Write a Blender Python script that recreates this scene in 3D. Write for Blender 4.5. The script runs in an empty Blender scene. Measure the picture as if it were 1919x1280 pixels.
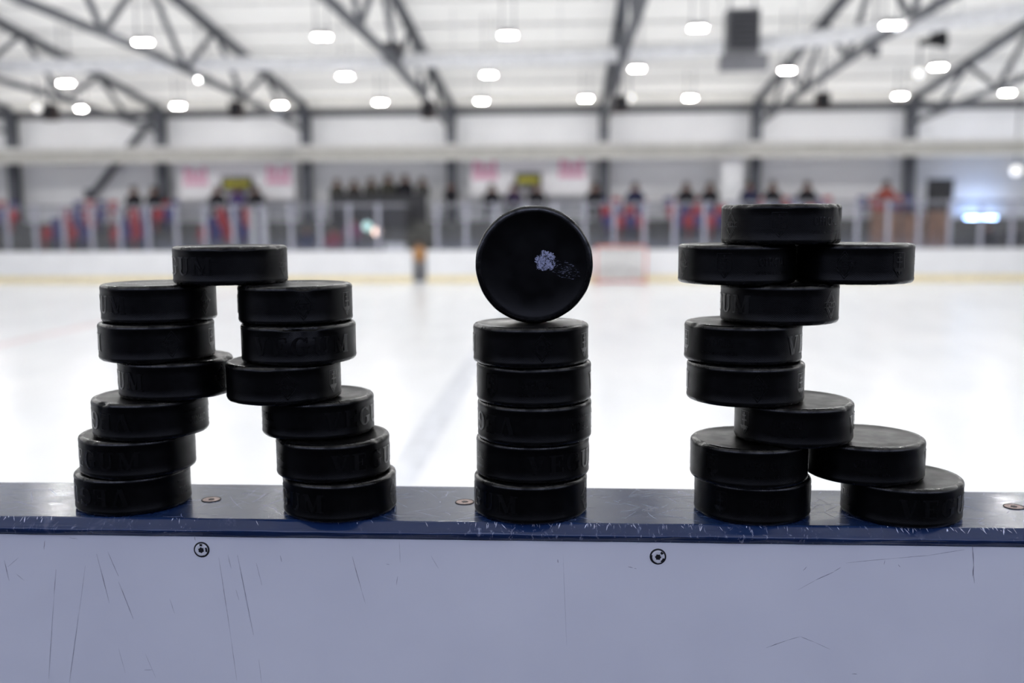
import bpy, bmesh, math, random
from mathutils import Matrix, Vector
random.seed(7)
sc = bpy.context.scene
C = sc.collection

# ------------------------------------------------------------------ camera
F_PX, PITCH, YAW, ROLL = 1832.37, 0.1237526, 0.0560446, -0.0053116
CAM = Vector((0.0, -0.650678, 0.1943296))
_fw = Vector((-math.sin(YAW)*math.cos(PITCH), math.cos(YAW)*math.cos(PITCH), -math.sin(PITCH)))
_r = Vector((math.cos(YAW), math.sin(YAW), 0)); _u = _r.cross(_fw)
_r2 = math.cos(ROLL)*_r + math.sin(ROLL)*_u; _u2 = -math.sin(ROLL)*_r + math.cos(ROLL)*_u
cd = bpy.data.cameras.new('camera'); cam = bpy.data.objects.new('camera', cd); C.objects.link(cam)
cam.matrix_world = Matrix(((_r2.x, _u2.x, -_fw.x, CAM.x), (_r2.y, _u2.y, -_fw.y, CAM.y), (_r2.z, _u2.z, -_fw.z, CAM.z), (0, 0, 0, 1)))
cd.sensor_width = 36; cd.lens = F_PX*36/1919; cd.clip_start = 0.05; cd.clip_end = 200
cd.dof.use_dof = True; cd.dof.focus_distance = 0.622; cd.dof.aperture_fstop = 4.6
sc.camera = cam
def at(px, py, Y):
    """the point of the vertical plane y = Y that the photograph shows at this pixel (for measuring the hall)"""
    q = _r2*((px-959.5)/F_PX) - _u2*((py-640)/F_PX) + _fw
    return CAM + q*((Y-CAM.y)/q.y)

# ------------------------------------------------------------------ world, exposure
w = bpy.data.worlds.new('daylight'); sc.world = w; w.use_nodes = True
bg = w.node_tree.nodes['Background']; bg.inputs[0].default_value = (0.64, 0.70, 1.0, 1); bg.inputs[1].default_value = 3.1
LAMP_POWER = 265.0
vs = sc.view_settings; vs.view_transform = 'Standard'; vs.look = 'None'; vs.exposure = 0.0; vs.gamma = 1; vs.use_curve_mapping = False

# ------------------------------------------------------------------ helpers
def tag(o, label=None, cat=None, group=None, kind=None):
    if label: o['label'] = label
    if cat: o['category'] = cat
    if group: o['group'] = group
    if kind: o['kind'] = kind
    return o
def empty(name, loc=(0, 0, 0), rz=0):
    o = bpy.data.objects.new(name, None); C.objects.link(o); o.location = loc; o.rotation_euler = (0, 0, rz)
    o.empty_display_size = 0.1
    return o
def link(name, me, parent=None):
    o = bpy.data.objects.new(name, me); C.objects.link(o)
    if parent: o.parent = parent
    return o
def obj(name, bm, m, parent=None, smooth=False):
    me = bpy.data.meshes.new(name); bm.normal_update(); bm.to_mesh(me); bm.free()
    if m: me.materials.append(m)
    if smooth:
        for p in me.polygons: p.use_smooth = True
    return link(name, me, parent)
def box(bm, x0, x1, y0, y1, z0, z1, bev=0):
    vs_ = [bm.verts.new(p) for p in ((x0,y0,z0),(x1,y0,z0),(x1,y1,z0),(x0,y1,z0),(x0,y0,z1),(x1,y0,z1),(x1,y1,z1),(x0,y1,z1))]
    fs = [bm.faces.new([vs_[i] for i in f]) for f in ((0,3,2,1),(4,5,6,7),(0,1,5,4),(1,2,6,5),(2,3,7,6),(3,0,4,7))]
    if bev:
        es = list({e for f in fs for e in f.edges})
        bmesh.ops.bevel(bm, geom=es, offset=bev, segments=2, affect='EDGES', profile=0.6)
    return bm
def nb(): return bmesh.new()
def tube(bm, pts, r, seg=10, closed=False, cap=True):
    pts = [Vector(p) for p in pts]; rings = []
    for i, p in enumerate(pts):
        a = pts[i-1] if (i > 0 or closed) else p; b = pts[(i+1) % len(pts)] if (i < len(pts)-1 or closed) else p
        t = (b-a).normalized(); up = Vector((0, 0, 1)) if abs(t.z) < .95 else Vector((0, 1, 0))
        s = t.cross(up).normalized(); n = s.cross(t)
        rr = r[i] if isinstance(r, (list, tuple)) else r
        rings.append([bm.verts.new(p + rr*(math.cos(2*math.pi*k/seg)*s + math.sin(2*math.pi*k/seg)*n)) for k in range(seg)])
    m = len(rings)
    for i in range(m if closed else m-1):
        A, B = rings[i], rings[(i+1) % m]
        for k in range(seg): bm.faces.new((A[k], A[(k+1) % seg], B[(k+1) % seg], B[k]))
    if cap and not closed:
        bm.faces.new(rings[0][::-1]); bm.faces.new(rings[-1])
    return bm
def bar(bm, a, b, wx, wz):
    """square-section steel bar between two points"""
    a, b = Vector(a), Vector(b); t = (b-a).normalized()
    up = Vector((0, 0, 1)) if abs(t.z) < .97 else Vector((0, 1, 0))
    s = t.cross(up).normalized(); n = s.cross(t).normalized()
    A = [bm.verts.new(a + s*wx/2*i + n*wz/2*j) for i, j in ((-1,-1),(1,-1),(1,1),(-1,1))]
    B = [bm.verts.new(b + s*wx/2*i + n*wz/2*j) for i, j in ((-1,-1),(1,-1),(1,1),(-1,1))]
    for k in range(4): bm.faces.new((A[k], A[(k+1) % 4], B[(k+1) % 4], B[k]))
    bm.faces.new(A[::-1]); bm.faces.new(B)
    return bm
def lathe(bm, prof, seg=24, mat=None):
    rings = []
    for r, z in prof:
        if r < 1e-6: rings.append([bm.verts.new((0, 0, z))])
        else: rings.append([bm.verts.new((r*math.cos(2*math.pi*k/seg), r*math.sin(2*math.pi*k/seg), z)) for k in range(seg)])
    for A, B in zip(rings, rings[1:]):
        for k in range(seg):
            k2 = (k+1) % seg
            if len(A) == 1 and len(B) == 1: continue
            if len(A) == 1: bm.faces.new((A[0], B[k2], B[k]))
            elif len(B) == 1: bm.faces.new((A[k], A[k2], B[0]))
            else: bm.faces.new((A[k], A[k2], B[k2], B[k]))
    if mat: bmesh.ops.transform(bm, matrix=mat, verts=bm.verts)
    return bm

ORD = ['first', 'second', 'third', 'fourth', 'fifth', 'sixth', 'seventh', 'eighth', 'ninth', 'tenth', 'eleventh', 'twelfth', 'thirteenth', 'fourteenth', 'fifteenth', 'sixteenth', 'seventeenth', 'eighteenth', 'nineteenth', 'twentieth']
def nth(k):
    return ORD[k] if k < 20 else ('twenty-' if k < 29 else 'thirty-' if k > 29 else '')+(ORD[(k+1) % 10-1] if k != 29 else 'thirtieth')
# ------------------------------------------------------------------ materials
class N:
    """small node-graph writer"""
    def __init__(s, name):
        s.m = bpy.data.materials.new(name); s.m.use_nodes = True; s.t = s.m.node_tree
        s.b = s.t.nodes['Principled BSDF']; s.out = s.t.nodes['Material Output']
    def n(s, typ, **kw):
        x = s.t.nodes.new(typ)
        for k, v in kw.items(): setattr(x, k, v)
        return x
    def set(s, sock, v):
        if isinstance(v, bpy.types.NodeSocket): s.t.links.new(v, sock)
        else: sock.default_value = v
    def math(s, op, a, b=0.0, c=0.0, clamp=False):
        x = s.n('ShaderNodeMath', operation=op, use_clamp=clamp)
        s.set(x.inputs[0], a); s.set(x.inputs[1], b); s.set(x.inputs[2], c); return x.outputs[0]
    def coord(s, which='Object'): return s.n('ShaderNodeTexCoord').outputs[which]
    def xyz(s, v):
        x = s.n('ShaderNodeSeparateXYZ'); s.set(x.inputs[0], v); return x.outputs
    def mapping(s, v, scale=(1, 1, 1), rot=(0, 0, 0), loc=(0, 0, 0)):
        x = s.n('ShaderNodeMapping'); s.set(x.inputs[0], v); x.inputs[1].default_value = loc; x.inputs[2].default_value = rot; x.inputs[3].default_value = scale
        return x.outputs[0]
    def noise(s, v, scale, detail=2, rough=.5, dist=0):
        x = s.n('ShaderNodeTexNoise'); s.set(x.inputs['Vector'], v); x.inputs['Scale'].default_value = scale
        x.inputs['Detail'].default_value = detail; x.inputs['Roughness'].default_value = rough; x.inputs['Distortion'].default_value = dist
        return x.outputs[0]
    def ramp(s, v, lo, hi, a=0., b=1.):
        x = s.n('ShaderNodeMapRange'); s.set(x.inputs[0], v); s.set(x.inputs[1], lo); s.set(x.inputs[2], hi); s.set(x.inputs[3], a); s.set(x.inputs[4], b)
        return x.outputs[0]
    def mix(s, f, a, b):
        x = s.n('ShaderNodeMix', data_type='RGBA'); s.set(x.inputs[0], f)
        s.set(x.inputs[6], a if isinstance(a, bpy.types.NodeSocket) else (*a, 1)); s.set(x.inputs[7], b if isinstance(b, bpy.types.NodeSocket) else (*b, 1))
        return x.outputs[2]
    def bump(s, h, strength, dist):
        x = s.n('ShaderNodeBump'); x.inputs['Strength'].default_value = strength; x.inputs['Distance'].default_value = dist
        s.set(x.inputs['Height'], h); s.t.links.new(x.outputs[0], s.b.inputs['Normal'])
    def col(s, v): s.set(s.b.inputs['Base Color'], v if isinstance(v, bpy.types.NodeSocket) else (*v, 1))
    def rough(s, v): s.set(s.b.inputs['Roughness'], v)
    def spec(s, v): s.set(s.b.inputs['Specular IOR Level'], v)
def plain(name, c, rough=.6, spec=.4, metal=0, var=.12, scale=6):
    g = N(name); v = g.coord()
    nz = g.noise(v, scale, 3)
    g.col(g.mix(g.ramp(nz, .3, .7), tuple(x*(1-var) for x in c), tuple(min(1, x*(1+var)) for x in c)))
    g.rough(rough); g.spec(spec); g.b.inputs['Metallic'].default_value = metal
    return g.m
def emit(name, c, s):
    g = N(name); g.b.inputs['Emission Color'].default_value = (*c, 1); g.b.inputs['Emission Strength'].default_value = s
    g.col(c); return g.m

def m_rubber(name, scuff=False):
    g = N(name); v = g.coord(); x, y, z = g.xyz(v)
    nrm = g.xyz(g.coord('Normal'))
    ang = g.math('ARCTAN2', y, x)
    side = g.math('LESS_THAN', g.math('ABSOLUTE', nrm[2]), .5)
    # diamond knurling on the side band
    p = g.math('SINE', g.math('ADD', g.math('MULTIPLY', ang, 150.), g.math('MULTIPLY', z, 4800.)))
    q = g.math('SINE', g.math('SUBTRACT', g.math('MULTIPLY', ang, 150.), g.math('MULTIPLY', z, 4800.)))
    kn = g.math('MULTIPLY', g.math('MAXIMUM', p, q), side)
    fine = g.noise(g.mapping(v, (1, 1, 9)), 260, 4, .6)
    h = g.math('ADD', g.math('MULTIPLY', kn, .35), g.math('MULTIPLY', fine, .8))
    g.bump(h, .32, .00018)
    dust = g.ramp(g.noise(v, 55, 5, .65), .48, .78)
    c = g.mix(dust, (.0005, .0005, .0007), (.0015, .0015, .0018))
    # the rounded edges are worn smooth and shinier
    rad = g.math('SQRT', g.math('ADD', g.math('MULTIPLY', x, x), g.math('MULTIPLY', y, y)))
    edge = g.math('MULTIPLY', g.ramp(g.math('ABSOLUTE', g.math('SUBTRACT', z, .0127)), .0100, .0112), g.ramp(rad, .0340, .0352))
    edge = g.math('MULTIPLY', edge, g.ramp(g.noise(v, 120, 3), .30, .55))
    g.rough(g.math('SUBTRACT', g.ramp(g.noise(v, 90, 3), .3, .7, .28, .40), g.math('MULTIPLY', edge, .10)))
    g.spec(g.math('ADD', .15, g.math('MULTIPLY', edge, .45)))
    if scuff:   # pale paint left by a blow on the face, with skid streaks to its right
        def ell(cx, cy, ax, ay, rot=0.):
            dx = g.math('SUBTRACT', x, cx); dy = g.math('SUBTRACT', y, cy)
            u = g.math('ADD', g.math('MULTIPLY', dx, math.cos(rot)/ax), g.math('MULTIPLY', dy, math.sin(rot)/ax))
            t = g.math('ADD', g.math('MULTIPLY', dx, -math.sin(rot)/ay), g.math('MULTIPLY', dy, math.cos(rot)/ay))
            return g.math('ADD', g.math('MULTIPLY', u, u), g.math('MULTIPLY', t, t))
        warp = g.math('MULTIPLY', g.math('SUBTRACT', g.noise(v, 420, 3), .5), 2.2)
        core = g.math('LESS_THAN', g.math('ADD', ell(.0076, .0024, .0062, .0066, -.5), warp), .95)
        grain = g.ramp(g.noise(g.mapping(v, (1, .8, 1), (0, 0, .4)), 900, 3, .7), .40, .55)
        m1 = g.math('MULTIPLY', core, grain)
        sv = g.mapping(v, (1, 5.5, 1), (0, 0, .42))
        st = g.ramp(g.noise(sv, 420, 2, .5, .8), .60, .66)
        tail = g.math('LESS_THAN', g.math('ADD', ell(.0195, -.0030, .0110, .0052, -.42), g.math('MULTIPLY', warp, .4)), 1.)
        m2 = g.math('MULTIPLY', g.math('MULTIPLY', st, tail), .5)
        top = g.math('GREATER_THAN', nrm[2], .5)
        mk = g.math('MULTIPLY', g.math('MAXIMUM', m1, m2), top)
        c = g.mix(mk, c, (.30, .32, .45))
    g.col(c)
    return g.m
M = {}
M['rubber'] = m_rubber('black_rubber'); M['rubber_scuff'] = m_rubber('black_rubber_scuffed', True)
g = N('moulded_letters'); v = g.coord(); g.col(g.mix(g.ramp(g.noise(v, 700, 3), .42, .62), (.0006, .0006, .0008), (.0022, .0022, .0027))); g.rough(.25); g.spec(.42); M['letters'] = g.m
g = N('printed_white'); v = g.coord(); g.col(g.mix(g.ramp(g.noise(v, 500, 4), .45, .6), (.006, .006, .007), (.62, .62, .66))); g.rough(.5); M['print'] = g.m

def m_rail():
    g = N('blue_plastic_rail'); v = g.coord(); x, y, z = g.xyz(v)
    def scratches(rot, sx, sy, scale, lo, hi, dist=.25):
        return g.ramp(g.noise(g.mapping(v, (sx, sy, 1), (0, 0, rot)), scale, 1, .4, dist), lo, hi)
    s = None
    for rot, sx, sy, scale, lo, hi in ((.5, 1, 26, 14, .735, .76), (-.7, 1, 30, 12, .735, .755), (1.35, 1, 24, 16, .735, .76), (.05, 1, 34, 10, .72, .745), (2.3, 1, 28, 18, .745, .77)):
        a = scratches(rot, sx, sy, scale, lo, hi); s = a if s is None else g.math('MAXIMUM', s, a)
    patch = g.ramp(g.noise(v, 16, 4, .6), .55, .75)
    nick = g.math('MULTIPLY', g.ramp(g.noise(g.mapping(v, (1.3, .6, .6)), 190, 3, .7, 1.2), .60, .70), g.math('LESS_THAN', y, -.0365))
    nick = g.math('MULTIPLY', nick, g.ramp(g.noise(v, 9, 1), .42, .55))
    wear = g.math('MAXIMUM', g.math('MULTIPLY', g.ramp(g.noise(v, 26, 5, .7, .6), .60, .74), .20), g.math('MULTIPLY', nick, .5))
    base = g.mix(patch, (.010, .026, .085), (.016, .038, .105))
    g.col(g.mix(wear, base, (.42, .47, .62)))
    g.rough(g.math('ADD', g.ramp(g.noise(v, 38, 4, .6), .3, .7, .14, .24), g.math('MULTIPLY', wear, .25)))
    g.spec(.5)
    h = g.math('ADD', g.math('MULTIPLY', g.noise(v, 60, 4), .12), g.math('ADD', g.math('MULTIPLY', s, -.35), g.math('MULTIPLY', nick, -1.2)))
    g.bump(h, .35, .0006)
    return g.m
M['rail'] = m_rail()
g = N('white_board_plastic'); v = g.coord()
g.col(g.mix(g.ramp(g.noise(v, 5, 4, .6), .35, .7), (.60, .61, .66), (.68, .69, .73))); g.rough(g.ramp(g.noise(v, 20, 3), .3, .7, .42, .55)); g.spec(.35)
g.bump(g.noise(v, 900, 2), .05, .0003); M['board'] = g.m
g = N('scuff'); v = g.coord(); g.col(g.mix(g.ramp(g.noise(v, 240, 3), .35, .65), (.10, .10, .13), (.33, .33, .39))); g.rough(.7); M['scuff'] = g.m
M['steel'] = plain('screw_steel', (.42, .42, .44), .32, .5, 1., .25, 300)
M['head'] = plain('screw_head_paint', (.62, .63, .66), .35, .6, 0., .1, 300)
M['black'] = plain('black_paint', (.008, .008, .01), .5, .3)
M['rust'] = plain('worn_screw', (.30, .22, .20), .45, .5, .6, .35, 400)
g = N('ice'); v = g.coord()
g.col(g.mix(g.ramp(g.noise(v, .5, 4), .35, .7), (.84, .86, .88), (.90, .91, .92))); g.rough(g.ramp(g.noise(g.mapping(v, (1, .25, 1)), 2.5, 4), .3, .7, .21, .25)); g.spec(.33); M['ice'] = g.m
M['ice_blue'] = plain('painted_ice_blue', (.73, .755, .80), .22, .35); M['ice_red'] = plain('painted_ice_red', (.85, .73, .74), .22, .35)
M['rinkwhite'] = plain('rink_board_white', (.86, .86, .86), .45, .4, 0, .03, 1.5)
M['kick'] = plain('kick_strip_yellow', (.90, .78, .50), .5)
M['ceil'] = plain('roof_sheet', (.93, .915, .87), .7, .2, 0, .05, .6)
# single-skin roof sheet; translucency added so daylight brightens the ceiling
g = N('roof_sheet_added_daylight'); v = g.coord(); cc = g.mix(g.ramp(g.noise(v, .6, 3), .3, .7), (.90, .885, .84), (.95, .935, .89)); g.col(cc); g.rough(.7); g.spec(.2)
tl = g.n('ShaderNodeBsdfTranslucent'); tl.inputs[0].default_value = (1., .92, .66, 1); mx = g.n('ShaderNodeMixShader'); mx.inputs[0].default_value = .17
g.t.links.new(g.b.outputs[0], mx.inputs[1]); g.t.links.new(tl.outputs[0], mx.inputs[2]); g.t.links.new(mx.outputs[0], g.out.inputs[0]); M['roof'] = g.m
M['purlin_dark'] = plain('glass_rail_grey', (.22, .22, .24), .5)
M['purlin'] = plain('purlin_paint', (.74, .73, .70), .6)
M['wall_up'] = plain('wall_panel_light', (.86, .86, .87), .6, .3, 0, .04, .5)
M['wall_lo'] = plain('wall_panel_grey', (.74, .74, .75), .6, .3, 0, .06, .5)
M['girder'] = plain('girder_beige', (.46, .45, .41), .6)
M['truss'] = plain('truss_steel_grey', (.085, .09, .105), .5, .4)
M['concrete'] = plain('terrace_concrete', (.11, .11, .105), .8, .2, 0, .15, 1.2)
M['floor'] = plain('rubber_floor', (.035, .035, .04), .8, .2)
M['seat_red'] = plain('seat_red', (.40, .012, .02), .4); M['seat_blue'] = plain('seat_blue', (.035, .03, .17), .4)
M['post'] = plain('glass_post_aluminium', (.40, .40, .46), .4, .5, .2)
M['white'] = plain('white_paint', (.80, .80, .80), .5)
M['banner'] = plain('banner_cloth', (.84, .82, .83), .7, .2, 0, .03)
M['pink'] = plain('banner_pink', (.72, .26, .42), .7, .2)
M['dark'] = plain('dark_grey_plastic', (.03, .03, .034), .5); M['grey'] = plain('mid_grey_metal', (.13, .13, .14), .5)
M['brown'] = plain('speaker_brown', (.045, .025, .02), .6)
M['wood'] = plain('plywood_brown', (.30, .17, .11), .6, .3, 0, .2, 3)
M['yellow'] = plain('sign_yellow_green', (.42, .38, .03), .6, .3)
M['skin'] = plain('skin', (.24, .13, .09), .55); M['hair'] = plain('dark_hair', (.02, .014, .01), .6)
M['lens'] = emit('lamp_lens', (1., .99, .97), LAMP_POWER)
M['added_uplight'] = emit('added_uplight_glow', (1., .99, .97), 11.)  # fill light for the upper wall, added on the girder
M['lens_cool'] = emit('cool_lamp_lens', (.36, .56, 1.), 55.)
M['lens_dim'] = emit('globe_glow', (1., .98, .95), 1.1)
M['reflection_warm'] = emit('warm_reflection_glow', (1., .72, .58), 4.)
M['reflection_mint'] = emit('mint_reflection_glow', (.62, .95, .90), 1.1)
g = N('acrylic_glass'); tr = g.n('ShaderNodeBsdfTransparent'); tr.inputs[0].default_value = (.90, .91, .93, 1); gl = g.n('ShaderNodeBsdfGlossy'); gl.inputs['Roughness'].default_value = .08
haze = g.n('ShaderNodeBsdfDiffuse'); haze.inputs[0].default_value = (.7, .7, .75, 1)
mx = g.n('ShaderNodeMixShader'); mx.inputs[0].default_value = .03; g.t.links.new(tr.outputs[0], mx.inputs[1]); g.t.links.new(gl.outputs[0], mx.inputs[2])
mx2 = g.n('ShaderNodeMixShader'); mx2.inputs[0].default_value = .025; g.t.links.new(mx.outputs[0], mx2.inputs[1]); g.t.links.new(haze.outputs[0], mx2.inputs[2])
g.t.links.new(mx2.outputs[0], g.out.inputs[0]); M['glass'] = g.m

# ================================================================== THE HALL
ICE = -1.87; XL, XR, YB, YN = -31.0, 27.0, 38.4, -8.0; RIDGE = 14.0
def roof_z(y):
    return 4.80 + .11*(YB-y) if y >= RIDGE else 4.80 + .11*(YB-RIDGE) - .11*(RIDGE-y)
def structure(name, bm, m): return tag(obj(name, bm, m), kind='structure')
ice = structure('floor', box(nb(), XL, XR, .12, 34.0, ICE-.1, ICE), M['ice'])
tag(obj('ice_line', box(nb(), -1.50, -1.20, .3, 31.9, ICE, ICE+.002), M['ice_blue'], ice))
tag(obj('ice_line', box(nb(), -9.75, -9.45, .3, 31.9, ICE, ICE+.002), M['ice_red'], ice))
structure('floor_bench', box(nb(), XL, XR, YN, .03, -1.25, -1.15), M['floor'])
bm = nb()
prof = [(YB+.3, roof_z(YB+.3)), (RIDGE, roof_z(RIDGE)), (YN-.3, roof_z(YN-.3))]
lo = [[bm.verts.new((x, y, z)) for y, z in prof] for x in (XL, XR)]
for i in range(2): bm.faces.new((lo[0][i], lo[0][i+1], lo[1][i+1], lo[1][i]))
bmesh.ops.recalc_face_normals(bm, faces=bm.faces)
ceiling = structure('ceiling', bm, M['roof'])
y = 37.4
while y > -7:
    o = obj('purlin', box(nb(), XL+.1, XR-.1, y-.06, y+.06, roof_z(y)-.09, roof_z(y)-.01), M['purlin'], ceiling); y -= 2.2
zb = at(960, 292, YB).z
structure('wall_far', box(nb(), XL, XR, YB, YB+.2, zb, roof_z(YB)), M['wall_up'])
structure('wall_far_lower', box(nb(), XL, XR, YB-.05, YB+.2, ICE, zb), M['wall_lo'])
for nm, x0, x1 in (('wall_left', XL-.2, XL), ('wall_right', XR, XR+.2)):
    structure(nm, box(nb(), x0, x1, YN, YB, ICE, roof_z(RIDGE)), M['wall_up'])
# near wall added unseen behind the camera: dark below, open above to admit light
nw = structure('wall_near_added', box(nb(), XL, XR, YN-.2, YN, -1.25, 2.1), M['floor'])
x = XL
while x < XR: obj('added_mullion', box(nb(), x, x+.12, YN-.16, YN-.04, 2.1, roof_z(YN)-.02), M['truss'], nw); x += 2.9
# eave strip and dark strip on the far wall, and the beige girder in front of the columns
structure('trim_eave', box(nb(), XL, XR, 37.85, 38.0, at(960, 198, 37.9).z, at(960, 182, 37.9).z), M['ceil'])
structure('trim_dark_strip', box(nb(), XL, XR, 38.30, 38.39, at(960, 214, 38.3).z, at(960, 198, 38.3).z), M['grey'])
gd = empty('wall_girder', (0, 37.0, at(960, 296, 37).z))
obj('girder_web', box(nb(), XL, XR, -.10, .10, 0, .40), M['girder'], gd)
obj('girder_flange', box(nb(), XL, XR, -.18, .18, .40, .46), M['purlin'], gd)
obj('girder_flange', box(nb(), XL, XR, -.18, .18, -.05, 0), M['purlin'], gd)
bm = nb()
for k in range(28): box(bm, XL+1+k*2.05, XL+2.6+k*2.05, -.05, .05, .461, .50)
obj('added_uplight_shield', box(nb(), XL, XR, -.18, -.165, .46, .54), M['purlin'], gd)  # lip added to hide the added tubes from the camera
obj('added_uplight_tube', bm, M['added_uplight'], gd)  # unseen tubes added to brighten the upper wall and far ceiling
tag(gd, 'long beige horizontal steel girder running along the far grey wall', 'girder')

# columns and roof trusses
cols = [-262, 20, 300, 572, 845, 1132, 1418, 1708, 2000]
words = ['beyond the left edge', 'at the far left edge', 'left of the first pink-marked banner', 'right of the first pink-marked banner', 'left of the second pink-marked banner',
         'right of the second pink-marked banner', 'above the topmost puck', 'at the bluish right end', 'beyond the right edge']
def truss_z(y): return roof_z(y)-.24
def bot_z(y): return 3.72 + .62*min(1, max(0, (37.9-y)/14.5))**.8
for i, px in enumerate(cols):
    X = at(px, 230, 37.9).x
    c = empty('wall_column', (X, 37.9, ICE))
    H = truss_z(37.9) - ICE
    obj('column_web', box(nb(), -.05, .05, -.16, .16, 0, H), M['truss'], c)
    obj('column_flange', box(nb(), -.18, .18, -.20, -.16, 0, H), M['truss'], c)
    obj('column_flange', box(nb(), -.18, .18, .16, .20, 0, H), M['truss'], c)
    tag(c, 'dark grey steel column on the far wall ' + words[i], 'column')
    t = empty('roof_truss', (X, 37.9, 0))
    y1 = RIDGE; n = 10; step = (37.6-y1)/n
    bm = nb(); bar(bm, (0, 0, truss_z(37.9)), (0, y1-37.9, truss_z(y1)), .22, .20); obj('top_chord', bm, M['truss'], t)
    bm = nb(); pts = [37.9-k*step*2 for k in range(n//2)] + [y1]
    for a, b in zip(pts, pts[1:]): bar(bm, (0, a-37.9, bot_z(a)), (0, b-37.9, bot_z(b)), .18, .14)
    obj('bottom_chord', bm, M['truss'], t)
    for k in range(n):
        ya = 37.6-k*step; yb_ = 37.6-(k+1)*step
        za, zb2 = (truss_z(ya), bot_z(yb_)) if k % 2 == 0 else (bot_z(ya), truss_z(yb_))
        obj('web_member', bar(nb(), (0, ya-37.9, za), (0, yb_-37.9, zb2), .11, .11), M['truss'], t)
    tag(t, 'dark grey steel roof truss resting on the column ' + words[i], 'truss')
def brace(px0, py0, px1, py1, label):
    a, b = at(px0, py0, 38.15), at(px1, py1, 38.15); e = empty('wall_brace', b)
    obj('brace_bar', bar(nb(), a-b, (0, 0, 0), .22, .22), M['truss'], e); obj('brace_plate', box(nb(), -.25, .25, -.13, -.11, -.15, .25), M['truss'], e)
    tag(e, label, 'brace')
brace(285, 222, 172, 366, 'slanting dark steel wall brace left of the first banner')

# white net rail hung under the roof, curving round the rink corner on the right
zr = at(600, 118, 27.5).z
pts = []
for px, py in ((-500, 132), (-200, 128), (0, 124), (300, 121), (600, 118), (850, 112), (1050, 107), (1200, 100), (1350, 89), (1500, 75), (1650, 57), (1800, 36), (1950, 14), (2150, -20)):
    Y = 27.5
    for _ in range(30):   # depth at which the level rail is seen at this height
        z = at(px, py, Y).z; Y *= (zr-CAM.z)/(z-CAM.z)
    pts.append(at(px, py, Y))
nr = empty('net_rail', (0, 27.5, zr))
o = obj('rail_tube', tube(nb(), [p-Vector((0, 27.5, zr)) for p in pts], .20, 10), M['white'], nr, True)
for p in pts[1:-1]:
    q = p-Vector((0, 27.5, zr)); obj('hanger', bar(nb(), q+Vector((0, 0, .12)), q+Vector((0, 0, roof_z(p.y)-zr)), .03, .03), M['purlin'], nr)
tag(nr, 'white safety net rail under the roof, curving upward at the right', 'rail')

# lamps
def lamp(px, py, Y, label, group, X=None, Z=None, scale=.45):
    p = at(px, py, Y) if X is None else Vector((X, Y, Z))
    e = empty('ceiling_lamp', p)
    bm = nb()
    for k in range(3): box(bm, (-.36+k*.25)*scale, (-.14+k*.25)*scale, -.19*scale, .19*scale, -.012, 0)
    obj('lamp_lens', bm, M['lens'], e)
    hb = box(nb(), -.40*scale, .40*scale, -.22*scale, .22*scale, .002, .10, .015); obj('housing', hb, M['grey'], e)
    top = roof_z(p.y)-p.z
    obj('suspension_rod', bar(nb(), (-.3*scale, 0, .10), (-.3*scale, 0, top), .02, .02), M['grey'], e); obj('suspension_rod', bar(nb(), (.3*scale, 0, .10), (.3*scale, 0, top), .02, .02), M['grey'], e)
    tag(e, label, 'lamp', group)
zl = at(903, 190, 34.0).z
def Yof(px, py):
    Y = 28.
    for _ in range(30): Y = CAM.y + (Y-CAM.y)*(zl-CAM.z)/(at(px, py, Y).z-CAM.z)
    return Y
rowA = [(-240, 211), (-45, 207), (155, 204), (334, 199), (525, 197), (713, 192), (903, 190), (1098, 185), (1293, 184), (1490, 181), (1687, 180), (1888, 174), (2090, 170)]
rowB = [(-140, 161), (123, 156), (382, 149), (647, 143), (916, 140), (1194, 129), (1475, 132), (1758, 126), (2030, 122)]
rowC = [(-80, 88), (268, 79), (603, 69), (952, 66), (1308, 53), (1670, 47), (2030, 40)]
for row, word in ((rowA, 'farthest, lowest-looking'), (rowB, 'middle'), (rowC, 'nearest, highest-looking')):
    Y = sum(Yof(*p) for p in row)/len(row)
    k = 0
    for p in row:
        if 0 <= p[0] < 1919: lb = f'white ceiling lamp, {nth(k)} from the left in the {word} lamp row'; k += 1
        else: lb = f'white ceiling lamp of the {word} row, beyond the ' + ('left' if p[0] < 0 else 'right') + ' picture edge' + (', outermost' if p[0] < -200 else '')
        lamp(p[0], p[1], Y, lb, f'ceiling lamps of the {word} row')
for Y in (16.5, 11., 5.5):
    for k in range(9): lamp(0, 0, Y, 'bright white ceiling lamp over the near half of the ice, above the picture', 'ceiling lamps above the picture', -18.+4.3*k, zl+.6)
# small round globes and loudspeakers by the far trusses
def globe(px, py, Y, label, r=.14, m='lens_dim', up=None):
    e = empty('globe_lamp', at(px, py, Y))
    obj('globe', lathe(nb(), [(0, -r)]+[(r*math.cos(a*math.pi/12), r*math.sin(a*math.pi/12)) for a in range(-5, 6)]+[(0, r)], 16), M[m], e, True)
    obj('bracket', bar(nb(), (0, 0, r*.9), (0, 0, up if up else roof_z(Y)-e.location.z-.02), .04, .04), M['grey'], e)
    tag(e, label, 'lamp')
globe(70, 203, 34.2, 'small dim round lamp near the left edge beside a loudspeaker')
globe(803, 184, 34.2, 'small dim round lamp above the centre loudspeaker')
globe(1180, 184, 34.2, 'small dim round lamp beside the centre-right column top')
globe(1722, 138, 31, 'small dim round lamp near the right end of the roof')
globe(1904, 320, 37.6, 'bluish round wall lamp at the right edge above the stand', .2, 'lens_dim')
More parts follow.
